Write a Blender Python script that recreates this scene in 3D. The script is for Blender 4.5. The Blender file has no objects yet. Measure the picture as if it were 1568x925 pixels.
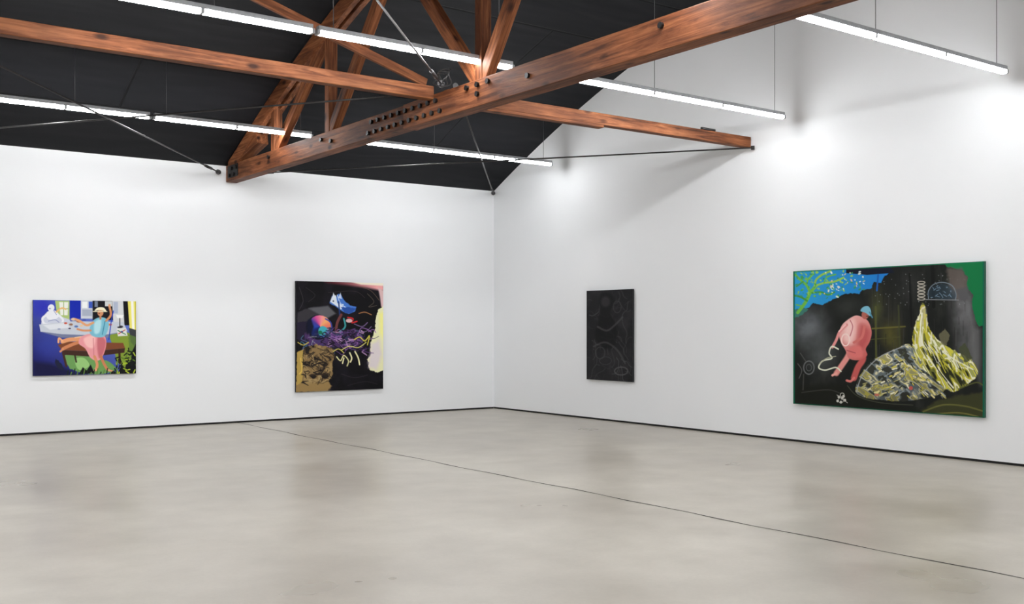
import bpy, bmesh, math, random
import numpy as np
from mathutils import Vector, Matrix
random.seed(3)
S=bpy.context.scene
S.view_settings.view_transform='Standard'
S.view_settings.look='None'
S.view_settings.exposure=0.0
COL=S.collection
L_ROOM=-22.5; X_ROOM=-21.7; HW=4.25
def roof(s): return HW+0.51*s-0.51/22.5*s*s

# ------------------------------------------------------------ materials
def lin(c): 
    return tuple(((v/255)/12.92 if v/255<=0.04045 else (((v/255)+0.055)/1.055)**2.4) for v in c)
def newmat(n):
    m=bpy.data.materials.new(n); m.use_nodes=True
    nt=m.node_tree; b=nt.nodes['Principled BSDF']; return m,nt,b
def N(nt,t,**kw):
    n=nt.nodes.new(t)
    for k,v in kw.items(): setattr(n,k,v)
    return n
def simple(n,rgb,rough=.5,metal=0,noise=0.06,scale=20):
    m,nt,b=newmat(n)
    tc=N(nt,'ShaderNodeTexCoord'); ns=N(nt,'ShaderNodeTexNoise'); ns.inputs['Scale'].default_value=scale
    ns.inputs['Detail'].default_value=4
    nt.links.new(tc.outputs['Object'],ns.inputs['Vector'])
    r=N(nt,'ShaderNodeValToRGB')
    c=lin(rgb); r.color_ramp.elements[0].color=(*[max(0,x*(1-noise*2)) for x in c],1)
    r.color_ramp.elements[1].color=(*[min(1,x*(1+noise*2)) for x in c],1)
    r.color_ramp.elements[0].position=.3; r.color_ramp.elements[1].position=.7
    nt.links.new(ns.outputs['Fac'],r.inputs['Fac']); nt.links.new(r.outputs['Color'],b.inputs['Base Color'])
    b.inputs['Roughness'].default_value=rough; b.inputs['Metallic'].default_value=metal
    return m
def wall_mat():
    m,nt,b=newmat('wall_paint')
    tc=N(nt,'ShaderNodeTexCoord'); ns=N(nt,'ShaderNodeTexNoise'); ns.inputs['Scale'].default_value=.35; ns.inputs['Detail'].default_value=4
    nt.links.new(tc.outputs['Object'],ns.inputs['Vector'])
    r=N(nt,'ShaderNodeValToRGB'); r.color_ramp.elements[0].color=(.855,.87,.885,1); r.color_ramp.elements[1].color=(.885,.897,.91,1)
    r.color_ramp.elements[0].position=.3; r.color_ramp.elements[1].position=.7
    nt.links.new(ns.outputs['Fac'],r.inputs['Fac']); nt.links.new(r.outputs['Color'],b.inputs['Base Color'])
    b.inputs['Roughness'].default_value=.75; b.inputs['Specular IOR Level'].default_value=.2
    n2=N(nt,'ShaderNodeTexNoise'); n2.inputs['Scale'].default_value=60
    bp=N(nt,'ShaderNodeBump'); bp.inputs['Strength'].default_value=.03; bp.inputs['Distance'].default_value=.01
    nt.links.new(tc.outputs['Object'],n2.inputs['Vector']); nt.links.new(n2.outputs['Fac'],bp.inputs['Height']); nt.links.new(bp.outputs['Normal'],b.inputs['Normal'])
    return m
def floor_mat():
    m,nt,b=newmat('polished_concrete')
    tc=N(nt,'ShaderNodeTexCoord')
    def noise(scale,detail,dist=0,rough=.55,vec=None):
        n=N(nt,'ShaderNodeTexNoise'); n.inputs['Scale'].default_value=scale; n.inputs['Detail'].default_value=detail
        n.inputs['Distortion'].default_value=dist; n.inputs['Roughness'].default_value=rough
        nt.links.new(vec or tc.outputs['Object'],n.inputs['Vector']); return n
    a=noise(.5,4,0,.5); c=noise(1.9,5,0,.55); f=noise(34,4)
    r=N(nt,'ShaderNodeValToRGB')
    e=r.color_ramp.elements; e[0].position=.25; e[0].color=(*lin((166,158,145)),1); e[1].position=.75; e[1].color=(*lin((198,192,180)),1)
    nt.links.new(a.outputs['Fac'],r.inputs['Fac'])
    r2=N(nt,'ShaderNodeValToRGB'); e=r2.color_ramp.elements
    e[0].position=.25; e[0].color=(.83,.82,.80,1); e[1].position=.75; e[1].color=(1.06,1.06,1.06,1)
    nt.links.new(c.outputs['Fac'],r2.inputs['Fac'])
    mx=N(nt,'ShaderNodeMixRGB',blend_type='MULTIPLY'); mx.inputs['Fac'].default_value=1
    nt.links.new(r.outputs['Color'],mx.inputs['Color1']); nt.links.new(r2.outputs['Color'],mx.inputs['Color2'])
    r3=N(nt,'ShaderNodeValToRGB'); e=r3.color_ramp.elements
    e[0].position=.25; e[0].color=(.96,.96,.96,1); e[1].position=.75; e[1].color=(1.03,1.03,1.03,1)
    nt.links.new(f.outputs['Fac'],r3.inputs['Fac'])
    mx2=N(nt,'ShaderNodeMixRGB',blend_type='MULTIPLY'); mx2.inputs['Fac'].default_value=1
    nt.links.new(mx.outputs['Color'],mx2.inputs['Color1']); nt.links.new(r3.outputs['Color'],mx2.inputs['Color2'])
    nt.links.new(mx2.outputs['Color'],b.inputs['Base Color'])
    rr=N(nt,'ShaderNodeMapRange'); rr.inputs['From Min'].default_value=.3; rr.inputs['From Max'].default_value=.7; rr.inputs['To Min'].default_value=.27; rr.inputs['To Max'].default_value=.38
    nt.links.new(a.outputs['Fac'],rr.inputs['Value']); nt.links.new(rr.outputs['Result'],b.inputs['Roughness'])
    b.inputs['Specular IOR Level'].default_value=.45
    return m
def ceil_mat():
    m,nt,b=newmat('black_insulation')
    tc=N(nt,'ShaderNodeTexCoord')
    br=N(nt,'ShaderNodeTexBrick'); br.inputs['Scale'].default_value=1
    br.inputs['Brick Width'].default_value=5.42; br.inputs['Row Height'].default_value=1.1; br.inputs['Mortar Size'].default_value=.02; br.inputs['Mortar Smooth'].default_value=.6
    br.offset=0.37
    br.inputs['Color1'].default_value=(*lin((17,18,21)),1); br.inputs['Color2'].default_value=(*lin((21,22,26)),1); br.inputs['Mortar'].default_value=(*lin((8,8,10)),1)
    nt.links.new(tc.outputs['Object'],br.inputs['Vector'])
    mp=N(nt,'ShaderNodeMapping'); mp.inputs['Scale'].default_value=(.4,1.6,1)
    nt.links.new(tc.outputs['Object'],mp.inputs['Vector'])
    ns=N(nt,'ShaderNodeTexNoise'); ns.inputs['Scale'].default_value=1.1; ns.inputs['Detail'].default_value=2; ns.inputs['Distortion'].default_value=.3
    nt.links.new(mp.outputs['Vector'],ns.inputs['Vector'])
    ad=N(nt,'ShaderNodeMath',operation='ADD'); nt.links.new(ns.outputs['Fac'],ad.inputs[0])
    mu=N(nt,'ShaderNodeMath',operation='MULTIPLY'); mu.inputs[1].default_value=-.5; nt.links.new(br.outputs['Fac'],mu.inputs[0]); nt.links.new(mu.outputs[0],ad.inputs[1])
    bp=N(nt,'ShaderNodeBump'); bp.inputs['Strength'].default_value=.5; bp.inputs['Distance'].default_value=.12
    nt.links.new(ad.outputs[0],bp.inputs['Height']); nt.links.new(bp.outputs['Normal'],b.inputs['Normal'])
    nt.links.new(br.outputs['Color'],b.inputs['Base Color'])
    b.inputs['Roughness'].default_value=.7; b.inputs['Specular IOR Level'].default_value=.2
    return m
def wood_mat(name,axis,c0,c1,c2):
    m,nt,b=newmat(name)
    tc=N(nt,'ShaderNodeTexCoord'); oi=N(nt,'ShaderNodeObjectInfo')
    ofs=N(nt,'ShaderNodeVectorMath',operation='SCALE'); 
    comb=N(nt,'ShaderNodeCombineXYZ')
    for i in range(3): nt.links.new(oi.outputs['Random'],comb.inputs[i])
    nt.links.new(comb.outputs[0],ofs.inputs[0]); ofs.inputs['Scale'].default_value=37
    add=N(nt,'ShaderNodeVectorMath',operation='ADD'); nt.links.new(tc.outputs['Object'],add.inputs[0]); nt.links.new(ofs.outputs[0],add.inputs[1])
    mp=N(nt,'ShaderNodeMapping'); sc=[11,11,11]; sc[axis]=.7; mp.inputs['Scale'].default_value=sc
    nt.links.new(add.outputs[0],mp.inputs['Vector'])
    ns=N(nt,'ShaderNodeTexNoise'); ns.inputs['Scale'].default_value=1.9; ns.inputs['Detail'].default_value=9; ns.inputs['Distortion'].default_value=.8; ns.inputs['Roughness'].default_value=.65
    nt.links.new(mp.outputs[0],ns.inputs['Vector'])
    r=N(nt,'ShaderNodeValToRGB'); e=r.color_ramp.elements
    e[0].position=.32; e[0].color=(*lin(c0),1); e[1].position=.68; e[1].color=(*lin(c2),1)
    k=e.new(.5); k.color=(*lin(c1),1)
    nt.links.new(ns.outputs['Fac'],r.inputs['Fac'])
    mp2=N(nt,'ShaderNodeMapping'); sc=[5,5,5]; sc[axis]=2.2; mp2.inputs['Scale'].default_value=sc
    nt.links.new(add.outputs[0],mp2.inputs['Vector'])
    vo=N(nt,'ShaderNodeTexVoronoi'); vo.inputs['Scale'].default_value=1.0; nt.links.new(mp2.outputs[0],vo.inputs['Vector'])
    kr=N(nt,'ShaderNodeValToRGB'); e=kr.color_ramp.elements
    e[0].position=.08; e[0].color=(.2,.15,.12,1); e[1].position=.2; e[1].color=(1,1,1,1)
    nt.links.new(vo.outputs['Distance'],kr.inputs['Fac'])
    mx=N(nt,'ShaderNodeMixRGB',blend_type='MULTIPLY'); mx.inputs['Fac'].default_value=1
    nt.links.new(r.outputs['Color'],mx.inputs['Color1']); nt.links.new(kr.outputs['Color'],mx.inputs['Color2'])
    mp3=N(nt,'ShaderNodeMapping'); sc=[2,2,2]; sc[axis]=.9; mp3.inputs['Scale'].default_value=sc
    nt.links.new(add.outputs[0],mp3.inputs['Vector'])
    n3=N(nt,'ShaderNodeTexNoise'); n3.inputs['Scale'].default_value=1.3; n3.inputs['Detail'].default_value=6; nt.links.new(mp3.outputs[0],n3.inputs['Vector'])
    sr=N(nt,'ShaderNodeValToRGB'); e=sr.color_ramp.elements; e[0].position=.36; e[0].color=(.48,.44,.42,1); e[1].position=.58; e[1].color=(1,1,1,1)
    nt.links.new(n3.outputs['Fac'],sr.inputs['Fac'])
    mx2=N(nt,'ShaderNodeMixRGB',blend_type='MULTIPLY'); mx2.inputs['Fac'].default_value=1
    nt.links.new(mx.outputs['Color'],mx2.inputs['Color1']); nt.links.new(sr.outputs['Color'],mx2.inputs['Color2'])
    nt.links.new(mx2.outputs['Color'],b.inputs['Base Color'])
    b.inputs['Roughness'].default_value=.62; b.inputs['Specular IOR Level'].default_value=.2
    bp=N(nt,'ShaderNodeBump'); bp.inputs['Strength'].default_value=.3; bp.inputs['Distance'].default_value=.012
    nt.links.new(ns.outputs['Fac'],bp.inputs['Height']); nt.links.new(bp.outputs['Normal'],b.inputs['Normal'])
    return m
M_WALL=wall_mat(); M_FLOOR=floor_mat(); M_CEIL=ceil_mat()
WC=((72,39,22),(122,71,41),(156,101,65))
M_WX=wood_mat('fir_timber_x',0,*WC); M_WY=wood_mat('fir_timber_y',1,*WC)
M_BLACK=simple('black_reveal',(10,10,11),.7)
M_STEEL=simple('dark_steel',(62,60,60),.45,.7)
M_BOLT=simple('bolt_steel',(18,16,15),.5,.4)
M_ALU=simple('fixture_aluminium',(165,167,170),.45,.2)
M_WIRE=simple('steel_wire',(100,100,102),.4,.6)
M_JOINT=simple('floor_joint',(58,52,47),.9)
M_EDGE=simple('canvas_edge_dark',(18,20,24),.6)
M_EDGEG=simple('canvas_edge_green',(8,84,60),.6)
def led(n,s):
    m,nt,b=newmat(n); b.inputs['Base Color'].default_value=(.9,.9,.9,1)
    b.inputs['Emission Color'].default_value=(.975,.985,1,1); b.inputs['Emission Strength'].default_value=s; return m
M_LED=led('led_diffuser',76); M_LEDW=led('led_diffuser_wall_end',48)

# ------------------------------------------------------------ helpers
def obj(name,verts,faces,mat,parent=None):
    me=bpy.data.meshes.new(name); me.from_pydata(verts,[],faces); me.update()
    o=bpy.data.objects.new(name,me); COL.objects.link(o)
    if mat: me.materials.append(mat)
    if parent: o.parent=parent
    return o
def empty(name,loc=(0,0,0)):
    e=bpy.data.objects.new(name,None); COL.objects.link(e); e.location=loc; e.empty_display_size=.1; return e
BF=[(0,3,2,1),(4,5,6,7),(0,1,5,4),(1,2,6,5),(2,3,7,6),(3,0,4,7)]
def box(name,x0,x1,y0,y1,z0,z1,mat,parent=None,bevel=0):
    v=[(x0,y0,z0),(x1,y0,z0),(x1,y1,z0),(x0,y1,z0),(x0,y0,z1),(x1,y0,z1),(x1,y1,z1),(x0,y1,z1)]
    o=obj(name,v,BF,mat,parent)
    if bevel:
        md=o.modifiers.new('bevel','BEVEL'); md.width=bevel; md.segments=2
    return o
def beam(name,p0,p1,w,h,mat,parent,bevel=.008,side=Vector((1,0,0))):
    p0=Vector(p0);p1=Vector(p1); d=p1-p0; L=d.length; X=d.normalized()
    Z=X.cross(side).normalized(); Y=Z.cross(X)
    o=box(name,0,L,-w/2,w/2,-h/2,h/2,mat,parent,bevel)
    Mx=Matrix((X,Y,Z)).transposed().to_4x4(); Mx.translation=p0
    o.matrix_world=Mx; return o
def rod(name,p0,p1,r,mat,parent,seg=10):
    p0=Vector(p0);p1=Vector(p1); d=p1-p0; L=d.length
    bm=bmesh.new(); bmesh.ops.create_cone(bm,cap_ends=True,segments=seg,radius1=r,radius2=r,depth=L)
    me=bpy.data.meshes.new(name); bm.to_mesh(me); bm.free()
    for p in me.polygons: p.use_smooth=len(p.vertices)==4
    me.materials.append(mat)
    o=bpy.data.objects.new(name,me); COL.objects.link(o)
    q=d.to_track_quat('Z','Y'); o.matrix_world=Matrix.Translation((p0+p1)/2)@q.to_matrix().to_4x4()
    o.parent=parent; return o

# ------------------------------------------------------------ room shell
T=.25; RV=.03
box('floor',X_ROOM-T,T,L_ROOM-T,T,-.2,0,M_FLOOR)
box('wall_left',X_ROOM-T,0,0,T,RV,HW+.02,M_WALL)
def gable(name,x0,x1):
    n=40; ys=[-22.5*i/n for i in range(n+1)]
    prof=[(T,RV),(T,HW+.02)]+[(y,roof(-y)+.02) for y in ys]+[(L_ROOM,RV)]
    k=len(prof)
    v=[(x0,y,z) for y,z in prof]+[(x1,y,z) for y,z in prof]
    f=[tuple(range(k)),tuple(range(2*k-1,k-1,-1))]+[(i,(i+1)%k,(i+1)%k+k,i+k)[::-1] for i in range(k)]
    o=obj(name,v,f,M_WALL)
    bm=bmesh.new(); bm.from_mesh(o.data); bmesh.ops.recalc_face_normals(bm,faces=bm.faces); bm.to_mesh(o.data); bm.free()
    return o
gable('wall_right',0,T)
gable('wall_rear',X_ROOM-T,X_ROOM)
box('wall_front',X_ROOM-T,T,L_ROOM-T,L_ROOM,RV,HW+.02,M_WALL)
box('shadow_gap_left',X_ROOM,0,.012,.1,0,RV,M_BLACK)  # recessed black strips for the shadow gap under the walls, shade put into colour
box('shadow_gap_right',.012,.1,L_ROOM,.012,0,RV,M_BLACK)
box('shadow_gap_rear',X_ROOM-.1,X_ROOM-.012,L_ROOM,0,0,RV,M_BLACK)
box('shadow_gap_front',X_ROOM,0,L_ROOM-.1,L_ROOM-.012,0,RV,M_BLACK)
n=60; v=[];f=[]
for i in range(n+1):
    s=22.5*i/n
    for x in (X_ROOM,0):
        v.append((x,-s,roof(s))); v.append((x,-s,roof(s)+.12))
for i in range(n):
    a=4*i; c=a+4
    f+=[(a,c,c+2,a+2),(a+1,a+3,c+3,c+1),(a,a+1,c+1,c),(a+2,c+2,c+3,a+3)]
f+=[(0,2,3,1),(4*n,4*n+1,4*n+3,4*n+2)]
o=obj('ceiling',v,f,M_CEIL)
v=[];f=[];ys=np.linspace(0,L_ROOM,60)
for i,y in enumerate(ys):
    x=-5.21+.014*math.sin(i*1.7)+.01*math.sin(i*.6)
    w=.010+.004*math.sin(i*2.3)
    v+=[(x-w,y,.0012),(x+w,y,.0012)]
    if i: a=2*i; f.append((a-2,a-1,a+1,a))
obj('floor_joint',v,f,M_JOINT)

# ------------------------------------------------------------ trusses
def truss(name,xc):
    e=empty(name)
    xl=xc-.1; xr=xc+.1; zb,zt=3.97,4.26
    beam('bottom_chord_end',(xc,-.01,(zb+zt)/2),(xc,-5.8,(zb+zt)/2),.19,zt-zb-.02,M_WX,e)
    beam('bottom_chord_main',(xc,-5.8,(zb+zt)/2),(xc,-16.7,(zb+zt)/2),.2,zt-zb,M_WX,e)
    beam('bottom_chord_tail',(xc,-16.7,(zb+zt)/2),(xc,-22.49,(zb+zt)/2),.19,zt-zb-.02,M_WX,e)
    for k,(a,c) in enumerate(((xl,xc-.025),(xc+.025,xr))):
        n=36;v=[];f=[]
        for i in range(n+1):
            s=.12+(22.26)*i/n; z=roof(s)-.03
            if i in(0,n): z=4.30
            for (x,zz) in ((a,z-.24),(c,z-.24),(c,z),(a,z)): v.append((x,-s,zz))
        for i in range(n):
            for j in range(4): f.append((4*i+j,4*i+(j+1)%4,4*i+4+(j+1)%4,4*i+4+j))
        f+=[(3,2,1,0),(4*n,4*n+1,4*n+2,4*n+3)]
        o=obj('top_chord_ply_%d'%k,v,f,M_WY,e)
        bm=bmesh.new(); bm.from_mesh(o.data); bmesh.ops.recalc_face_normals(bm,faces=bm.faces); bm.to_mesh(o.data); bm.free()
    def tz(s): return roof(s)-.15
    P=1.835
    diag=[(1,2),(2,3),(4,3),(4,5),(6,5),(6,7),(8,7),(8,9),(10,9),(11,10)]
    for i,(bn,tn) in enumerate(diag):
        beam('diagonal_web_%d'%i,(xc,-bn*P,4.2),(xc,-tn*P,tz(tn*P)),.11,.15,M_WX,e)
    for bn in (1,2,4,6,8,10,11):
        beam('vertical_web_%d'%bn,(xc,-bn*P-.01,4.2),(xc,-bn*P-.01,tz(bn*P)),.13,.13,M_WX,e)
    beam('heel_block',(xc,-.14,4.26),(xc,-1.3,4.52),.19,.16,M_WX,e)
    box('heel_plate',xl-.008,xl+.002,-.55,-.12,zb+.06,zt-.03,M_BOLT,e)
    pts=[(-.2-.1*i,zb+.1+.1*(i%2)) for i in range(4)]
    pts+=[(-4.95-.17*i,zb+.075) for i in range(11)]+[(-5.03-.17*i,zb+.205) for i in range(10)]
    pts+=[(-7.2,4.2),(-7.4,4.1),(-7.6,4.2),(-7.4,4.2),(-3.6,4.16),(-3.9,4.1),(-1.8,4.16),(-8.3,4.12),(-11.2,4.2),(-11.5,4.12),(-10.2,4.18)]
    bm=bmesh.new()
    for (y,z) in pts:
        for sx in (xl-.012,xr+.012):
            bmesh.ops.create_cone(bm,cap_ends=True,segments=8,radius1=.03,radius2=.026,depth=.035,matrix=Matrix.Translation((sx,y,z))@Matrix.Rotation(math.pi/2,4,'Y'))
    me=bpy.data.meshes.new('bolts'); bm.to_mesh(me); bm.free(); me.materials.append(M_BOLT)
    o=bpy.data.objects.new('bolts',me); COL.objects.link(o); o.parent=e
    return e
for x in (-5.32,-10.74,-16.16): truss('roof_truss',x)
YB=-6.45
def brace(y):
    e=empty('brace_beam'); sd=Vector((0,1,0))
    beam('span_a',(-.02,y,4.275),(-5.22,y,4.275),.12,.15,M_WX,e,side=sd)
    beam('splice_plank',(-2.84,y,4.19),(-5.22,y,4.19),.11,.05,M_WX,e,side=sd)
    beam('span_b',(-5.42,y,4.275),(-10.64,y,4.275),.12,.15,M_WX,e,side=sd)
    beam('span_c',(-10.84,y,4.275),(-16.06,y,4.275),.12,.15,M_WX,e,side=sd)
    rod('conduit',(-.75,y-.03,4.37),(-1.02,y-.03,4.37),.018,M_STEEL,e)
brace(YB); brace(-16.05)
e=empty('sway_brace')
beam('sway_board',(-5.42,YB+.12,4.42),(-10.64,YB+.12,5.95),.05,.10,M_WX,e,side=Vector((0,1,0)))
def tie(p0,p1):
    e=empty('tie_rod'); p0=Vector(p0);p1=Vector(p1); d=(p1-p0).normalized()
    rod('rod',p0,p1,.011,M_STEEL,e)
    a=p0+d*.35
    rod('turnbuckle',a,a+d*.28,.022,M_STEEL,e)
    rod('anchor',p0,p0+d*.05,.04,M_STEEL,e)
    rod('anchor_far',p1-d*.05,p1,.03,M_STEEL,e)
tie((-.05,-.05,4.2),(-5.2,-6.62,4.37))
tie((-5.2,-.05,4.13),(-.05,-6.6,4.18))
tie((-5.55,-.05,4.13),(-10.63,-6.3,4.24))
tie((-10.6,-.05,4.13),(-5.44,-6.3,4.3))
tie((-5.44,-6.7,4.33),(-10.62,-12.4,4.3))
tie((-10.63,-6.6,4.38),(-5.44,-13,4.3))
e=empty('cable_coil')
for k in range(3):
    cu=bpy.data.curves.new('loop','CURVE'); cu.dimensions='3D'; cu.bevel_depth=.006
    sp=cu.splines.new('POLY'); n=24; sp.points.add(n-1); sp.use_cyclic_u=True
    for i in range(n):
        a=i*2*math.pi/n; sp.points[i].co=(-5.47+.03*math.sin(3*a+k),-6.72-k*.05+.12*math.cos(a),4.36+(.06+.02*k)*math.sin(a)+.02,1)
    cu.materials.append(M_STEEL); o=bpy.data.objects.new('loop_%d'%k,cu); COL.objects.link(o); o.parent=e

# ------------------------------------------------------------ lights
def fixture(y,xa,xb,joints,wires):
    e=empty('fluorescent_light'); z=4.47
    box('housing',xa,xb,y-.035,y+.035,z+.012,z+.06,M_ALU,e,.004)
    js=[xa]+sorted(joints)+[xb]
    for i in range(len(js)-1):
        a,c=js[i]+.018,js[i+1]-.018
        v=[];f=[];pr=[(-.036,.012),(-.036,-.008),(-.022,-.028),(.022,-.028),(.036,-.008),(.036,.012)]
        for x in (a,c):
            for (yy,zz) in pr: v.append((x,y+yy,z+zz))
        k=6
        f=[tuple(range(k)),tuple(range(2*k-1,k-1,-1))]+[(j,j+k,(j+1)%k+k,(j+1)%k) for j in range(k-1)]
        obj('tube_%d'%i,v,f,M_LEDW if xb>-.5 and c>-1.2 else M_LED,e)
    for i,x in enumerate(js):
        box('end_cap_%d'%i,x-.016,x+.016,y-.037,y+.037,z-.026,z+.02,M_ALU,e)
    for i,x in enumerate(wires):
        rod('wire_%d'%i,(x,y,z+.06),(x,y,roof(-y)),.004,M_WIRE,e,6)
for y in (-2.22,-7.34,-10.46,-15.2,-19.4):  # rows behind the camera are unseen, added for illumination
    if y==-2.22: fixture(y,-4.03,-.33,[-2.78,-1.57,-1.13],[-2.75,-.5])
    else: fixture(y,-4.03,-.33,[-2.78,-1.56],[-2.75,-.5])
    fixture(y,-7.27,-4.93,[-6.1],[-5.1,-7.1])
    fixture(y,-9.68,-7.33,[-8.42],[-8.3])
    fixture(y,-14.4,-11.0,[-12.1,-13.25],[-11.2,-14.2])  # unseen runs from here to the rear, added for light
    fixture(y,-20.4,-16.9,[-18.1,-19.25],[-17.1,-20.2])

# ------------------------------------------------------------ paintings
_tabs={}
def vnoise(X,Y,s,seed):
    if seed not in _tabs: _tabs[seed]=np.random.RandomState(seed).rand(64,64)
    t=_tabs[seed]; x=X/s+100;y=Y/s+100; xi=np.floor(x).astype(int);yi=np.floor(y).astype(int)
    fx=x-xi;fy=y-yi; fx=fx*fx*(3-2*fx);fy=fy*fy*(3-2*fy)
    a=t[yi%64,xi%64];b_=t[yi%64,(xi+1)%64];c=t[(yi+1)%64,xi%64];d=t[(yi+1)%64,(xi+1)%64]
    return (a*(1-fx)+b_*fx)*(1-fy)+(c*(1-fx)+d*fx)*fy
def fbm(X,Y,s,seed,o=3):
    r=0;a=1;t=0
    for i in range(o): r=r+a*vnoise(X,Y,s/2**i,seed+i*11);t+=a;a*=.55
    return r/t
def rot(X,Y,ang,sx=1,sy=1):
    c,s_=math.cos(ang),math.sin(ang); return (X*c+Y*s_)/sx,(-X*s_+Y*c)/sy
def smooth(pts,closed=True,n=6):
    P=[np.array(p,float) for p in pts]; out=[]; k=len(P)
    rng_=range(k if closed else k-1)
    for i in rng_:
        g=(lambda j:P[j%k]) if closed else (lambda j:P[min(max(j,0),k-1)])
        p0,p1,p2,p3=g(i-1),g(i),g(i+1),g(i+2)
        for j in range(n):
            t=j/n; out.append(.5*((2*p1)+(-p0+p2)*t+(2*p0-5*p1+4*p2-p3)*t*t+(-p0+3*p1-3*p2+p3)*t**3))
    if not closed: out.append(P[-1])
    return out
class Art:
    """canvas raster; shape coordinates are study-drawing units whose canvas outline
    is the quad (left x, top, bottom) (right x, top, bottom)"""
    def __init__(s,w,h,l,r,bg):
        (xl,tl,bl),(xr,tr,br)=l,r
        u,v=np.meshgrid((np.arange(w)+.0)/(w-1),(np.arange(h)+.0)/(h-1))
        zl,zr=1/(bl-tl),1/(br-tr)
        X=((1-u)*xl*zl+u*xr*zr)/((1-u)*zl+u*zr)
        k=(X-xl)/(xr-xl); top=tl+(tr-tl)*k; bot=bl+(br-bl)*k
        s.X=X;s.Y=top+(bot-top)*v;s.w=w;s.h=h
        s.C=np.ones((h,w,3))*np.array(bg,float)
    def blend(s,mask,col,sl=None):
        if callable(col): c=col(s.X[sl],s.Y[sl])
        else: c=np.array(col,float)
        s.C[sl]=s.C[sl]*(1-mask[...,None])+c*mask[...,None]
    def crop(s,pts,m):
        A=np.array(pts); x0,y0=A.min(0)-m;x1,y1=A.max(0)+m
        ok=(s.X>=x0)&(s.X<=x1)&(s.Y>=y0)&(s.Y<=y1)
        r=np.where(ok.any(1))[0];c=np.where(ok.any(0))[0]
        if len(r)==0 or len(c)==0: return None
        return (slice(r[0],r[-1]+1),slice(c[0],c[-1]+1))
    def poly(s,pts,col,sm=False,soft=.5,alpha=1,wob=0,seed=5):
        if sm: pts=smooth(pts)
        sl=s.crop(pts,soft+1+wob)
        if sl is None: return
        X=s.X[sl];Y=s.Y[sl]
        if wob: 
            X0,Y0=X,Y; X=X0+(fbm(X0,Y0,5,seed)-.5)*2*wob; Y=Y0+(fbm(X0,Y0,5,seed+3)-.5)*2*wob
        ins=np.zeros(X.shape,bool); D=np.full(X.shape,1e9)
        k=len(pts)
        for i in range(k):
            x0,y0=pts[i];x1,y1=pts[(i+1)%k]
            if y0!=y1:
                c=((y0>Y)!=(y1>Y))&(X<(x1-x0)*(Y-y0)/(y1-y0)+x0); ins^=c
            dx,dy=x1-x0,y1-y0;L=dx*dx+dy*dy+1e-9
            t=np.clip(((X-x0)*dx+(Y-y0)*dy)/L,0,1)
            D=np.minimum(D,np.hypot(X-x0-t*dx,Y-y0-t*dy))
        sd=np.where(ins,D,-D); m=np.clip(.5+sd/(2*soft),0,1)*alpha
        s.blend(m,col,sl)
    def line(s,pts,wd,col,sm=True,soft=.4,alpha=1,closed=False):
        if sm: pts=smooth(pts,closed)
        sl=s.crop(pts,wd+soft+1)
        if sl is None: return
        X=s.X[sl];Y=s.Y[sl];D=np.full(X.shape,1e9);k=len(pts)
        for i in range(k if closed else k-1):
            x0,y0=pts[i];x1,y1=pts[(i+1)%k];dx,dy=x1-x0,y1-y0;L=dx*dx+dy*dy+1e-9
            t=np.clip(((X-x0)*dx+(Y-y0)*dy)/L,0,1)
            D=np.minimum(D,np.hypot(X-x0-t*dx,Y-y0-t*dy))
        s.blend(np.clip(.5+(wd/2-D)/(2*soft),0,1)*alpha,col,sl)
    def ell(s,cx,cy,rx,ry,col,ang=0,**k):
        pts=[]
        for i in range(20):
            t=i*math.pi/10;x=rx*math.cos(t);y=ry*math.sin(t)
            pts.append((cx+x*math.cos(ang)-y*math.sin(ang),cy+x*math.sin(ang)+y*math.cos(ang)))
        s.poly(pts,col,**k)
    def ring(s,cx,cy,rx,ry,wd,col,**k):
        s.line([(cx+rx*math.cos(i*math.pi/8),cy+ry*math.sin(i*math.pi/8)) for i in range(16)],wd,col,closed=True,**k)
    def cloud(s,cx,cy,rx,ry,col,alpha=1):
        r=np.hypot((s.X-cx)/rx,(s.Y-cy)/ry); m=np.clip(1-r,0,1); m=m*m*(3-2*m)*alpha*(.6+.8*fbm(s.X,s.Y,14,9)); 
        s.blend(np.clip(m,0,1),col,(slice(0,s.h),slice(0,s.w)))
def pal(n,stops):
    out=np.ones(n.shape+(3,))*np.array(stops[0][1],float)
    for t,c in stops[1:]:
        m=np.clip((n-t)/.02,0,1)[...,None]; out=out*(1-m)+np.array(c,float)*m
    return out
def grad(p0,c0,p1,c1):
    def f(X,Y):
        dx,dy=p1[0]-p0[0],p1[1]-p0[1]; t=np.clip(((X-p0[0])*dx+(Y-p0[1])*dy)/(dx*dx+dy*dy),0,1)[...,None]
        return np.array(c0,float)*(1-t)+np.array(c1,float)*t
    return f
def paint_mat():
    m,nt,b=newmat('oil_paint'); a=N(nt,'ShaderNodeAttribute'); a.attribute_name='paint'
    nt.links.new(a.outputs['Color'],b.inputs['Base Color'])
    tc=N(nt,'ShaderNodeTexCoord'); ns=N(nt,'ShaderNodeTexNoise'); ns.inputs['Scale'].default_value=60; ns.inputs['Detail'].default_value=4
    nt.links.new(tc.outputs['Object'],ns.inputs['Vector'])
    bp=N(nt,'ShaderNodeBump'); bp.inputs['Strength'].default_value=.1; bp.inputs['Distance'].default_value=.005
    nt.links.new(ns.outputs['Fac'],bp.inputs['Height']); nt.links.new(bp.outputs['Normal'],b.inputs['Normal'])
    b.inputs['Roughness'].default_value=.55; b.inputs['Specular IOR Level'].default_value=.15
    return m
M_PAINT=paint_mat()
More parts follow.
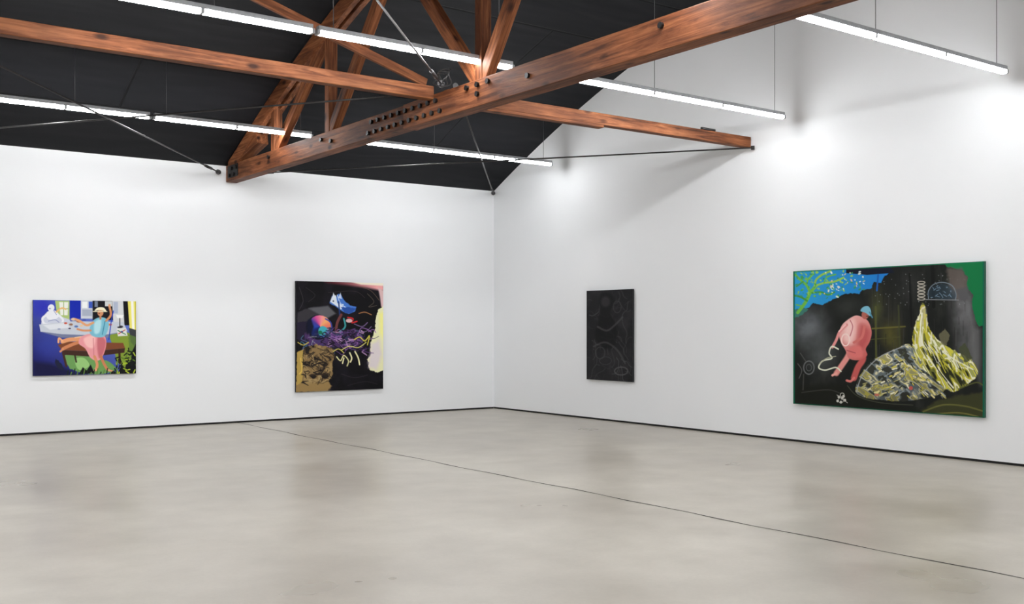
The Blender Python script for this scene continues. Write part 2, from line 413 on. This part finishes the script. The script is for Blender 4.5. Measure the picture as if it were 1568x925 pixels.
def hang(art,origin,udir,width,z0,z1,normal,edge,depth=.04):
    e=empty('painting'); U=Vector(udir);Nn=Vector(normal);O=Vector(origin)+Nn*.008
    w,h=art.w,art.h
    uu,vv=np.meshgrid(np.linspace(0,1,w),np.linspace(0,1,h))
    co=np.zeros((h,w,3))
    for i in range(3):
        co[...,i]=O[i]+U[i]*uu*width+Nn[i]*(depth+.0015)
    co[...,2]=z1-(z1-z0)*vv
    idx=np.arange(w*h).reshape(h,w)
    F=np.stack([idx[:-1,:-1],idx[1:,:-1],idx[1:,1:],idx[:-1,1:]],-1).reshape(-1,4)
    me=bpy.data.meshes.new('painted_canvas'); me.vertices.add(w*h); me.vertices.foreach_set('co',co.ravel())
    me.loops.add(F.size); me.loops.foreach_set('vertex_index',F.ravel().astype(np.int32))
    me.polygons.add(len(F)); me.polygons.foreach_set('loop_start',np.arange(0,F.size,4,dtype=np.int32))
    me.update(calc_edges=True)
    ca=me.color_attributes.new('paint','FLOAT_COLOR','POINT')
    c=np.clip(art.C,0,255)/255; c=np.where(c<=.04045,c/12.92,((c+.055)/1.055)**2.4)
    rgba=np.ones((h,w,4)); rgba[...,:3]=c; ca.data.foreach_set('color',rgba.ravel())
    me.materials.append(M_PAINT)
    o=bpy.data.objects.new('painted_canvas',me); COL.objects.link(o); o.parent=e
    a=O; c2=O+U*width+Nn*depth
    box('stretcher',min(a[0],c2[0]),max(a[0],c2[0]),min(a[1],c2[1]),max(a[1],c2[1]),z0,z1,edge,e)
    return e

# --- painting 1
random.seed(3)
A=Art(314,230,(49,460,575),(206,461,572),(45,60,160))
FULL=(slice(0,A.h),slice(0,A.w))
A.blend(np.ones((A.h,A.w)),grad((120,470),(96,116,200),(52,560),(26,28,104)),FULL)
A.cloud(60,470,34,26,(40,44,180),.9); A.cloud(128,530,40,28,(124,144,208),.6); A.cloud(70,530,30,24,(52,70,176),.5)
A.poly([(49,553),(75,556),(100,564),(125,576),(49,577)],(22,22,66),soft=4)
A.poly([(82,461),(104,461),(104,490),(86,490)],(176,200,120)); A.poly([(88,463),(102,463),(101,483),(90,483)],(238,240,230)); A.line([(95,463),(95,483)],1,(150,176,100),sm=False); A.line([(88,473),(102,473)],1,(150,176,100),sm=False)
A.poly([(104,460),(121,460),(121,488),(104,488)],(18,40,170)); A.poly([(121,460),(140,460),(140,488),(121,488)],(206,210,218))
A.poly([(123,462),(131,462),(131,472),(123,472)],(244,246,246)); A.poly([(133,462),(139,462),(139,472),(133,472)],(60,90,190)); A.poly([(123,474),(138,474),(138,484),(123,484)],(170,178,196)) 
A.poly([(139,460),(171,460),(171,490),(139,490)],(18,18,26)); A.poly([(158,461),(169,461),(169,469),(158,469)],(210,214,214)); A.poly([(142,461),(147,461),(147,470),(142,470)],(120,130,150))
A.poly([(169,460),(188,460),(188,500),(171,500)],(214,216,218)); A.poly([(171,462),(178,462),(178,480),(171,480)],(176,186,206)); A.poly([(186,460),(199,460),(200,498),(188,498)],(14,14,20))
A.poly([(193,460),(207,460),(207,516),(196,503)],(238,228,110)); A.poly([(198,460),(202,460),(204,512),(200,506)],(250,250,240)); A.line([(205,461),(206,512)],.8,(190,180,60),sm=False)
SH=(150,160,196);WH=(236,238,244)
A.poly([(64,488),(68,480),(76,477),(86,480),(94,486),(104,490),(104,499),(84,502),(66,500),(61,496)],(206,211,226),sm=True)
A.ell(76,472,5,5.6,WH,ang=.3); A.poly([(70,478),(82,476),(88,484),(80,490),(70,488)],WH,sm=True); A.line([(70,482),(63,488),(66,496),(76,497)],3.4,WH); A.line([(86,482),(94,490),(90,497)],3,WH)
A.line([(72,492),(82,490),(88,494)],1.2,SH); A.line([(80,476),(84,482)],1,SH); A.ell(74,473,1.6,1,SH); A.line([(78,499),(96,499)],1.6,SH); A.line([(84,478),(92,472),(98,474)],2.2,(236,186,120))
A.poly([(58,497),(110,492),(186,493),(193,507),(150,514),(92,512),(60,508)],(200,206,216)); A.poly([(60,508),(92,512),(150,514),(192,507),(190,512),(150,519),(92,517)],(120,128,158)); A.poly([(64,498),(100,494),(104,502),(74,505)],(226,230,236),soft=1)
for (x,y,r,c) in ((110,489,4,(225,200,170)),(118,492,4,(190,120,90)),(126,490,3,(70,90,170)),(106,497,3,(150,110,90)),(98,495,2.5,(210,80,60)),(166,497,3,(235,120,40)),(160,502,4,(250,240,160)),(183,500,3,(60,60,70)),(114,500,3,(90,120,180)),(122,499,2.4,(240,200,150)),(104,503,2,(70,60,90)),(88,504,2.4,(160,170,196))):
    A.ell(x,y,r,r*.55,c)
A.line([(181,484),(181,500)],1.2,(20,20,25),sm=False); A.poly([(175,482),(187,482),(185,487),(177,487)],(245,245,245)); A.ell(181,501,4,1.2,(30,30,36))
A.poly([(164,513),(190,508),(207,514),(207,572),(190,572),(184,560),(176,552),(170,530)],(132,156,54)); 
A.poly([(176,503),(190,502),(193,514),(178,515)],(228,228,222)); A.line([(178,506),(190,512)],1.2,(40,120,60)); A.line([(179,511),(189,505)],1.2,(200,50,50)); A.ell(184,508,1.6,1.2,(40,60,150))
A.poly([(195,502),(206,505),(206,532),(198,524)],(60,62,66)); A.poly([(194,512),(207,516),(207,572),(199,560),(196,530)],(96,128,58),alpha=.8,wob=2)
A.poly([(98,542),(132,545),(162,553),(174,566),(150,573),(128,571),(104,563)],(112,160,90),sm=True,wob=1.5); A.poly([(112,550),(126,548),(134,560),(118,566)],(156,204,126),sm=True)
A.poly([(86,528),(100,523),(186,525),(189,533),(140,538),(92,536)],(128,72,44)); A.poly([(92,536),(140,538),(189,533),(188,540),(140,546),(94,543)],(66,40,32)); A.line([(94,540),(99,560)],3.4,(70,44,34),sm=False); A.line([(180,536),(181,556)],3.4,(60,36,28),sm=False); A.line([(112,544),(114,554)],2.4,(52,34,30),sm=False)
A.line([(140,516),(120,519),(104,520),(93,523)],6,(232,160,112)); A.line([(136,522),(118,524),(102,530),(94,534)],5,(214,136,92)); A.line([(93,522),(88,518),(87,524)],3,(240,176,130)); A.line([(94,534),(90,538)],3,(224,150,108)); A.line([(132,514),(112,517)],1.6,(250,200,156))
A.poly([(121,516),(136,511),(154,512),(160,522),(157,540),(148,552),(136,548),(128,534),(118,526)],(238,158,162),sm=True); A.poly([(126,518),(142,514),(140,532),(130,530)],(252,196,192),sm=True,soft=1.5); A.poly([(148,514),(159,522),(155,542),(149,548),(146,530)],(206,112,120),sm=True,soft=1.5); A.line([(140,518),(141,546)],1,(214,120,128))
A.line([(142,546),(146,558),(144,566)],4.2,(226,152,108)); A.line([(152,546),(156,556),(162,566)],4.2,(206,130,90)); A.line([(144,566),(138,570)],3,(236,170,128)); A.line([(162,566),(170,569)],3,(226,156,116))
A.poly([(140,491),(150,486),(160,488),(164,498),(157,515),(140,515),(134,506)],(126,192,212),sm=True); A.poly([(142,494),(152,490),(150,508),(142,510)],(184,226,234),sm=True,soft=1.5); A.line([(158,492),(154,512)],1.4,(70,140,170))
A.line([(140,494),(130,498),(120,492),(113,489)],3.4,(232,166,118)); A.line([(160,491),(167,482),(165,470)],3.4,(214,144,100)); A.line([(136,506),(124,506),(116,504)],3,(220,150,108)); A.ell(165,468,2,2.4,(226,160,116))
A.line([(151,488),(151,483)],3,(190,124,88),sm=False); A.ell(151,479,4.6,5.2,(210,144,104)); A.ell(149,480,1,.7,(60,30,30)); A.poly([(142,476),(147,471),(156,471),(160,477),(151,475)],(246,238,205),sm=True); A.line([(140,477),(161,477)],1.4,(236,226,190))
A.line([(171,476),(168,490),(164,520)],1.4,(30,60,190))
A.poly([(200,538),(207,524),(207,575),(160,575),(170,568),(178,571),(184,558),(189,564),(193,549),(198,554)],(16,18,18))
for i in range(46):
    a=random.random()*6.28; x=172+random.random()*34; y=536+random.random()*34
    if x+y<726: continue
    A.line([(x,y),(x+6*math.cos(a),y+5*math.sin(a))],1.8,random.choice([(158,186,44),(96,130,40),(20,24,20),(186,204,60),(20,24,20)]))
A.poly([(118,573),(124,562),(130,567),(136,558),(142,571)],(18,18,24)); A.poly([(82,548),(92,556),(96,567),(84,562)],(30,34,60),wob=2)
for i in range(16):
    x=100+i*5; A.line([(x,575),(x+2,567+3*math.sin(i*2))],1.6,(96,134,60) if i%2 else (24,40,30))
hang(A,(-8.37,0,0),(1,0,0),1.49,.868,1.995,(0,-1,0),M_EDGE)

# --- painting 2
random.seed(8)
A=Art(266,330,(451,430,600),(584,434,595),(13,12,16))
FULL=(slice(0,A.h),slice(0,A.w))
A.blend(np.clip(fbm(A.X,A.Y,20,61)-.45,0,1)*.8,(60,50,72),FULL)
A.poly([(490,430),(585,433),(585,446),(560,441),(530,437),(500,434)],grad((505,432),(90,30,40),(575,438),(244,170,170)),soft=2)
A.poly([(530,431),(585,433),(585,438),(550,436)],(250,242,220),soft=1)
A.poly([(576,440),(585,446),(585,472),(581,470),(579,455)],(226,190,190),soft=1)
A.poly([(577,474),(586,466),(586,566),(574,570),(563,566),(560,552),(566,540),(564,524),(570,510),(572,490)],(240,238,190),wob=2.5,seed=21)
A.poly([(566,526),(578,520),(582,545),(574,566),(561,562)],(226,214,222),soft=3,wob=2,alpha=.85)
A.poly([(578,480),(585,478),(585,520),(579,510)],(250,246,150),soft=3)
A.poly([(453,478),(474,470),(498,470),(500,496),(480,500),(453,498)],(54,52,57),soft=1,wob=1); A.poly([(470,472),(500,468),(512,480),(498,488)],(92,92,97),soft=1.5)
A.poly([(452,494),(475,490),(500,506),(500,526),(470,530),(452,518)],(34,28,48),wob=2)
A.poly([(466,510),(505,508),(545,506),(556,520),(540,534),(500,532),(468,530)],(96,62,124),alpha=.7,wob=5,soft=2)
def disc(X,Y):
    a=np.arctan2(Y-500,X-488)/(2*math.pi)%1
    st=[(0,(238,120,100)),(.1,(90,150,200)),(.2,(60,90,160)),(.3,(30,30,60)),(.42,(24,40,110)),(.5,(36,70,170)),(.6,(70,60,150)),(.68,(214,80,150)),(.78,(246,150,150)),(.88,(246,176,110)),(1.0,(238,120,100))]
    out=np.zeros(a.shape+(3,))
    for i in range(3): out[...,i]=np.interp(a,[q[0] for q in st],[q[1][i] for q in st])
    return out
A.ell(485,501,19,19,(18,20,34)); A.ell(487,500,17.5,17.5,disc); A.poly([(469,490),(474,488),(478,500),(474,512),(468,508)],(16,20,44),soft=1.5)
A.poly([(486,503),(492,499),(499,504),(494,513),(486,512)],(70,176,190),sm=True); A.ell(488,509,3.2,3,(30,110,80)); A.line([(496,488),(504,494),(506,506)],2,(60,70,160))
A.poly([(506,452),(511,456),(515,450),(520,452),(524,460),(534,468),(543,470),(541,477),(532,481),(520,476),(512,470),(502,464)],(70,120,205),wob=1)
A.poly([(506,454),(512,452),(514,464),(524,466),(520,474),(512,468),(503,462)],(224,232,242)); A.line([(514,452),(520,466),(534,474)],1.5,(180,205,240)); A.poly([(508,448),(512,456),(506,458)],(230,236,244)); A.poly([(519,448),(521,458),(515,456)],(200,214,240))
A.poly([(520,470),(542,472),(536,480),(526,480)],(40,80,160),wob=1.5); A.line([(516,462),(518,484)],2,(30,60,120)); A.ell(508,461,1,1,(20,20,40))
A.line([(530,486),(538,488),(536,494),(544,492)],2,(206,40,44)); A.line([(524,488),(526,500),(518,508)],2.6,(60,150,150)); A.line([(520,482),(514,494),(512,508)],4,(110,60,60)); A.ell(532,491,5,3,(220,180,180)); A.line([(547,480),(556,478),(566,482)],1.4,(160,110,70)); A.line([(540,496),(552,500),(560,494)],1.6,(110,90,130))
A.line([(560,450),(570,462),(562,470),(574,468)],.8,(90,80,70)); A.line([(552,440),(566,446),(578,460)],.8,(100,80,66)); A.line([(500,448),(540,446),(556,456)],.6,(60,50,52))
A.line([(456,440),(462,460),(456,474)],.8,(60,56,60)); A.line([(540,505),(556,508),(566,500)],1,(130,110,150))
for i in range(90):
    x=496+random.random()*66;y=506+random.random()*30;pts=[(x,y)]
    for k in range(4): pts.append((pts[-1][0]+random.uniform(-9,9),pts[-1][1]+random.uniform(-5,5)))
    A.line(pts,random.uniform(.7,1.8),random.choice([(104,66,132),(150,104,176),(60,40,84),(46,60,90),(186,146,190),(20,16,28),(24,20,32)]),alpha=.85)
for i in range(26):
    x=456+random.random()*40;y=510+random.random()*24
    A.line([(x,y),(x+random.uniform(-8,8),y+random.uniform(-6,8)),(x+random.uniform(-8,8),y+random.uniform(-4,14))],1,random.choice([(80,140,170),(150,150,160),(50,60,110),(90,60,120)]),alpha=.8)
TAN=lambda X,Y: pal(fbm(X,Y,9,63,3),[(0,(34,28,26)),(.33,(104,84,56)),(.42,(140,114,74)),(.6,(160,134,88))])
A.poly([(463,532),(480,527),(507,532),(510,546),(506,558),(508,572),(498,584),(484,588),(470,592),(460,582),(462,560)],TAN,wob=2.5)
A.poly([(451,584),(470,588),(500,583),(506,590),(500,599),(451,600)],(156,128,80),soft=1,wob=1.5); A.poly([(452,540),(462,534),(461,584),(452,590)],(186,156,80),wob=1.5); 
for i in range(52):
    x=464+random.random()*42;y=534+random.random()*52
    A.line([(x,y),(x+random.uniform(-9,9),y+random.uniform(-5,5)),(x+random.uniform(-12,12),y+random.uniform(-8,8))],random.uniform(.7,1.8),random.choice([(60,48,36),(104,84,54),(40,34,30),(180,156,108),(30,26,26)]),alpha=.85)
A.line([(476,560),(486,556),(494,562),(488,572),(478,570)],2,(36,30,30)); A.line([(472,574),(500,572)],2.2,(50,40,32))
A.line([(513,546),(519,552),(524,544),(531,552),(529,560)],1.8,(228,222,160)); A.line([(533,540),(536,548),(534,554)],2.2,(236,232,180)); A.line([(541,538),(546,548),(548,558)],2.2,(236,232,180)); A.line([(540,520),(548,516),(556,522),(563,514),(560,528)],1.5,(216,206,70)); A.line([(520,536),(532,530),(546,532),(558,524)],1.3,(220,214,120))
A.line([(508,538),(516,534),(524,540)],1.3,(214,200,90)); A.line([(458,548),(460,566),(456,572)],1.6,(226,190,90)); A.line([(524,548),(522,556)],2,(236,232,180)); A.line([(454,524),(462,528),(470,524)],1.4,(200,180,80))
A.line([(520,572),(540,578),(560,574)],.8,(50,44,50)); A.line([(530,590),(556,584),(575,588)],.8,(44,40,44)); A.line([(466,440),(480,452),(470,462)],.7,(50,46,50))
hang(A,(-4.19,0,0),(1,0,0),1.70,.473,2.385,(0,-1,0),M_EDGE)

# --- painting 3
A=Art(160,300,(901,445,580),(971,443,585),(29,29,31))
FULL=(slice(0,A.h),slice(0,A.w))
A.blend(np.clip(fbm(A.X,A.Y,16,40)-.35,0,1)*.9,(58,57,60),FULL)
rs=random.Random(9)
for i in range(60):
    x=906+rs.random()*60;y=450+rs.random()*128;pts=[(x,y)]
    a=rs.random()*6.28
    for k in range(5): a+=rs.uniform(-.9,.9); pts.append((pts[-1][0]+5*math.cos(a),pts[-1][1]+7*math.sin(a)))
    v_=rs.randint(38,82); A.line(pts,rs.uniform(.5,1.8),(v_,v_,v_+2),alpha=.6)
A.poly([(922,452),(934,448),(944,460),(938,480),(948,500),(944,528),(926,532),(914,512),(920,486)],(16,16,18),sm=True,soft=2,alpha=.8)
A.ell(930,462,7,8,(62,60,62),soft=2,alpha=.6); A.line([(918,500),(932,506),(944,498),(956,486)],3,(78,76,78),alpha=.6)
A.line([(912,530),(930,524),(948,536),(960,556)],3,(74,72,74),alpha=.6); A.ring(954,568,10,6,2,(84,82,84),alpha=.8); A.ring(922,540,7,9,1.4,(70,68,70),alpha=.7); A.ring(948,470,6,9,1.2,(66,64,66),alpha=.7)
A.ring(930,552,9,6,1.2,(62,60,64),alpha=.8)
hang(A,(0,-2.86,0),(0,-1,0),1.16,.688,2.218,(-1,0,0),M_EDGE)

# --- painting 4
A=Art(584,440,(1217,415,617),(1509,401,640),(25,27,25))
FULL=(slice(0,A.h),slice(0,A.w))
A.blend(np.clip((fbm(A.X/1.0,A.Y/2.5,16,50,4)-.5)*2.2,0,1)*.6,(66,70,62),FULL)
A.cloud(1240,500,50,50,(104,108,112),.9); A.cloud(1262,540,46,50,(78,82,82),.9); A.cloud(1360,480,40,60,(52,52,42),.6); A.cloud(1478,470,34,90,(104,104,106),1); A.cloud(1484,540,28,50,(114,114,116),.7); A.cloud(1395,440,30,40,(56,58,56),.6)
A.cloud(1368,515,28,40,(90,86,38),.8); A.cloud(1345,470,16,50,(76,80,42),.7); A.cloud(1300,470,40,26,(50,54,50),.7)
A.poly([(1218,590),(1300,588),(1320,608),(1430,632),(1509,640),(1509,642),(1217,620)],(22,24,18),soft=4)
rs=random.Random(4)
for i in range(90):
    x=rs.uniform(1330,1500);y=rs.uniform(410,560);l=rs.uniform(10,50); v_=rs.randint(14,100)
    A.line([(x,y),(x+rs.uniform(-1,1),y+l)],rs.uniform(.6,2),(v_,v_,v_),sm=False,alpha=.35)
for i in range(70):
    x=rs.uniform(1340,1480);y=rs.uniform(420,470); A.ell(x,y,.6,.6,(170,175,180),alpha=.7)
GR=(14,118,66)
A.poly([(1440,400),(1512,398),(1512,498),(1500,501),(1496,486),(1491,470),(1492,452),(1482,440),(1484,426),(1476,414),(1452,409)],GR,wob=2.5)
A.poly([(1452,410),(1476,412),(1484,428),(1480,452),(1468,460),(1454,440)],(104,94,88),soft=3,wob=3,alpha=.8)
A.poly([(1484,470),(1496,500),(1505,505),(1504,590),(1490,560)],(126,126,128),soft=5,alpha=.55)
A.poly([(1217,412),(1300,408),(1364,417),(1356,424),(1352,433),(1340,432),(1336,442),(1322,444),(1318,450),(1296,449),(1284,455),(1262,466),(1248,464),(1240,471),(1217,474)],grad((1230,470),(44,156,210),(1350,420),(30,124,204)),wob=1.5)
A.poly([(1298,412),(1365,409),(1372,418),(1330,421),(1298,418)],(16,22,40)); A.line([(1318,416),(1317,421)],2,(60,100,160)); A.line([(1347,421),(1345,445)],2.5,(28,90,170),sm=False)
A.poly([(1217,474),(1232,470),(1240,474),(1226,484),(1217,486)],(60,120,110),wob=2)
G1=(112,186,70);G2=(70,150,62);G3=(146,196,84)
A.line([(1224,478),(1236,462),(1243,448),(1252,437)],5,G1); A.line([(1243,448),(1237,436),(1228,428),(1220,420)],3.4,G1); A.line([(1250,439),(1252,428),(1262,420),(1274,415)],3.2,G3)
A.line([(1252,437),(1264,433),(1280,431),(1294,425)],3,G3); A.line([(1238,460),(1228,454),(1219,452)],3,G2); A.line([(1246,448),(1260,447),(1270,451),(1280,447)],2.6,G2); A.line([(1237,437),(1240,427),(1248,419)],2.4,G1); A.line([(1264,433),(1269,424),(1282,420)],2,G1); A.line([(1232,431),(1222,438)],2.2,G2); A.line([(1230,468),(1222,466)],2,G1)
rs=random.Random(12)
for i in range(150):
    x=rs.uniform(1220,1326);y=rs.uniform(415,456)
    if x>1290 and y>446: continue
    A.ell(x,y,rs.uniform(.8,2.6),rs.uniform(.6,1.5),rs.choice([(150,200,90),(90,180,100),(224,230,210),(60,150,90),(226,190,160),(230,240,236)] if x>1262 else [(120,190,80),(60,150,110),(80,170,70),(150,200,90)]),ang=rs.random()*3)
A.line([(1343,470),(1344,552)],3,(84,88,44),sm=False,alpha=.9); A.line([(1338,503),(1388,500)],2.4,(104,100,44),sm=False,alpha=.9); A.line([(1378,468),(1380,530)],2.4,(66,70,40),sm=False,alpha=.8); A.line([(1330,520),(1380,516)],1.6,(76,76,38),sm=False,alpha=.8)
A.line([(1395,420),(1398,500)],3,(14,14,14),sm=False,alpha=.8); A.line([(1430,408),(1432,470)],5,(12,13,13),sm=False,alpha=.8)
PK=grad((1288,500),(240,180,174),(1336,545),(200,92,88))
A.line([(1318,532),(1324,548),(1316,562),(1310,578)],9.5,(196,92,88),soft=1); A.line([(1310,578),(1305,583),(1299,582)],3.6,(222,126,118))
A.line([(1306,532),(1300,546),(1292,558),(1283,571)],8.4,(230,150,142),soft=1); A.line([(1283,571),(1277,574)],3.6,(240,170,156))
A.poly([(1301,489),(1312,483),(1322,485),(1332,492),(1337,508),(1334,523),(1328,534),(1330,544),(1317,551),(1302,548),(1297,536),(1290,524),(1287,510),(1292,497)],PK,sm=True)
A.poly([(1299,494),(1310,490),(1312,510),(1306,526),(1294,518)],(250,210,204),sm=True,soft=4,alpha=.9); A.poly([(1320,496),(1334,506),(1329,526),(1318,538),(1316,520)],(180,68,70),sm=True,soft=4,alpha=.6); A.poly([(1304,532),(1320,530),(1322,546),(1304,545)],(224,120,116),sm=True,soft=2)
A.line([(1299,497),(1288,508),(1283,520),(1277,531)],4.2,(230,150,146)); A.line([(1297,497),(1287,507)],2,(250,200,194)); A.line([(1326,500),(1322,516),(1310,524)],4,(212,116,110)); A.line([(1304,490),(1308,500),(1304,514)],1.2,(186,90,98)); A.line([(1299,536),(1312,540)],1.2,(176,80,88))
A.ell(1327,482,5.4,6.6,(178,100,88)); A.poly([(1320,476),(1324,470),(1332,469),(1336,476),(1335,484),(1328,479)],(124,186,208),sm=True); A.line([(1334,478),(1338,486)],2,(80,140,170)); A.ell(1330,484,1,.8,(50,24,24))
A.ring(1297,520,6,9,1.8,(250,222,214))
A.line([(1286,534),(1276,530),(1272,540),(1276,548),(1262,552),(1256,562),(1266,566),(1282,562),(1290,568)],2.2,(226,228,206)); A.line([(1282,545),(1268,548),(1258,556)],1.4,(180,180,150))
A.ring(1241,562,8,10,1.8,(104,106,106)); A.ring(1241,562,4,5,1,(90,92,92)); A.line([(1233,572),(1232,596)],1.6,(66,66,62)); A.line([(1228,540),(1236,552)],1.5,(76,76,74)); A.line([(1224,556),(1230,566),(1226,578)],1.4,(84,84,82))
def mound(X,Y):
    x,y=rot(X,Y,.62,2.4,1); n=fbm(x,y,6,70,2); k=fbm(X,Y,26,75,2); n=n+(k-.5)*.2
    c=pal(n,[(0,(58,60,52)),(.34,(104,114,116)),(.44,(146,152,146)),(.50,(224,218,174)),(.58,(120,122,106)),(.63,(204,194,90)),(.72,(160,156,110))])
    sh=np.clip((Y-560)/60,0,1)[...,None]; return c*(1-.3*sh)
A.poly([(1313,600),(1314,586),(1322,570),(1336,554),(1356,542),(1376,533),(1394,527),(1404,540),(1424,560),(1446,578),(1452,592),(1440,604),(1416,610),(1388,614),(1352,612),(1326,608)],mound,sm=True,wob=1)
rs=random.Random(31)
for i in range(210):
    x=rs.uniform(1320,1446);y=rs.uniform(536,606)
    if y< 532+abs(x-1390)*.78: continue
    a=(.75 if x>1385 else -.55)+rs.uniform(-.35,.35); l=rs.uniform(3,8)
    A.line([(x,y),(x+l*math.cos(a),y+l*math.sin(a))],rs.uniform(1.2,2.8),rs.choice([(232,228,200),(210,198,86),(76,80,62),(136,146,150),(104,110,108),(48,52,40),(180,174,110),(224,214,150)]))
A.line([(1314,598),(1324,572),(1350,546),(1392,528)],1.4,(160,164,166)); A.ell(1397,594,3,3,(196,90,80)); A.ell(1345,604,4,2,(190,110,90))
def drape(X,Y):
    x,y=rot(X,Y,1.08,3.4,1); x2,y2=rot(X,Y,1.5,3.2,1)
    w=np.clip((Y-480)/70,0,1); n=fbm(x,y,6,90,2)*w+fbm(x2,y2,6,95,2)*(1-w)
    return pal(n,[(0,(40,42,26)),(.30,(112,114,50)),(.40,(190,182,56)),(.50,(236,234,202)),(.60,(162,164,88)),(.67,(212,206,76)),(.76,(120,126,112))])
A.poly([(1414,462),(1419,470),(1422,484),(1424,500),(1438,520),(1462,536),(1484,548),(1497,560),(1499,574),(1490,584),(1478,592),(1462,600),(1444,590),(1424,572),(1408,556),(1400,536),(1399,514),(1404,496),(1410,480)],drape,sm=True,wob=1.5)
A.poly([(1413,468),(1419,472),(1421,494),(1412,500)],(206,194,160),soft=3,alpha=.6)
A.poly([(1440,512),(1450,504),(1456,514),(1452,530),(1442,526)],(116,112,84),wob=2,alpha=.8); A.poly([(1470,534),(1480,526),(1492,550),(1480,556)],(70,76,50),wob=2,alpha=.8)
for (p,c,wd) in (([(1414,480),(1412,510),(1422,545),(1446,575),(1462,594)],(240,240,220),2.4),([(1418,490),(1422,520),(1440,548),(1470,574),(1484,584)],(208,200,60),2.6),([(1410,500),(1408,530),(1420,558)],(200,192,70),2.2),([(1424,510),(1440,534),(1466,552),(1492,566)],(236,236,210),2.2),([(1420,530),(1436,562),(1452,584)],(40,42,24),1.8),([(1430,530),(1456,560),(1480,588)],(60,62,34),1.6),([(1404,512),(1404,536),(1412,552)],(232,232,200),1.6)):
    A.line(p,wd,c,alpha=.9)
for i in range(50):
    t=rs.random(); x=1406+t*78;y=508+t*56+rs.uniform(0,26)
    A.line([(x,y),(x+rs.uniform(2,6),y+rs.uniform(5,12))],rs.uniform(.9,2),rs.choice([(236,236,216),(200,194,60),(50,54,32),(160,162,70)]),alpha=.85)
for i in range(6): A.ring(1413,433+i*5,5.5,1.8,1.3,(196,190,176))
A.line([(1424,458),(1424,446),(1432,436),(1446,433),(1460,438),(1466,450),(1465,460)],1.4,(120,134,146)); A.line([(1420,459),(1470,460)],1.4,(130,134,138)); A.poly([(1426,456),(1428,442),(1446,435),(1462,444),(1463,458)],(50,72,90),sm=True,alpha=.5)
for i in range(18):
    x=rs.uniform(1430,1460);y=rs.uniform(438,456); A.line([(x,y),(x+rs.uniform(-5,5),y+rs.uniform(-4,4))],.9,(120,146,166))
A.poly([(1466,444),(1484,440),(1486,460),(1472,462)],(88,88,90),soft=2)
A.poly([(1412,628),(1440,612),(1470,606),(1509,600),(1509,641),(1414,634)],(62,64,36),wob=2,soft=2,alpha=.9); A.line([(1416,630),(1446,620),(1480,622),(1508,630)],2.4,(100,100,50)); A.line([(1430,634),(1470,632),(1500,638)],2,(116,112,56))
A.line([(1300,590),(1316,606),(1350,616),(1400,620)],1.4,(60,64,50)); A.line([(1230,600),(1270,596),(1290,602)],1.2,(60,60,56)); A.line([(1470,596),(1496,586),(1507,590)],2,(84,88,44))
for (dx,dy) in ((-4,-3),(3,-4),(5,2),(-1,5),(-6,3),(1,-1)): A.ell(1291+dx,610+dy,2,2.2,(214,212,204))
A.ring(1292,604,3,3,1,(200,200,190)); A.line([(1284,604),(1300,616)],1,(180,178,170)); A.ring(1290,612,4,4,.8,(190,190,180))
A.line([(1217,415),(1509,401.3)],3.0,(20,120,84),sm=False); A.line([(1218,415),(1218,617)],2.6,(12,100,72),sm=False); A.line([(1508.2,401),(1508.2,640)],2.6,(16,100,76),sm=False); A.line([(1217,616.6),(1509,639.6)],2.2,(14,80,56),sm=False)
hang(A,(0,-7.29,0),(0,-1,0),2.77,.529,2.367,(-1,0,0),M_EDGEG)

# ------------------------------------------------------------ put each parent empty at the centre of its parts
bpy.context.view_layer.update()
for e in [o for o in COL.objects if o.type=='EMPTY' and o.parent is None]:
    pts=[ch.matrix_world@Vector(c) for ch in e.children for c in ch.bound_box]
    if not pts: continue
    c=Vector([(min(p[i] for p in pts)+max(p[i] for p in pts))/2 for i in range(3)])
    e.location=c
    for ch in e.children: ch.matrix_parent_inverse=Matrix.Translation(-c)

# ------------------------------------------------------------ camera, world
w=bpy.data.worlds.new('world'); S.world=w; w.use_nodes=True
w.node_tree.nodes['Background'].inputs['Color'].default_value=(.05,.05,.055,1)
cam=bpy.data.cameras.new('camera'); cam.sensor_width=36; cam.lens=36.5; cam.shift_y=.024; cam.clip_start=.05
co=bpy.data.objects.new('camera',cam); COL.objects.link(co)
co.location=(-11.71,-16.63,1.6); co.rotation_euler=(math.radians(90),0,math.radians(-36.15))
S.camera=co
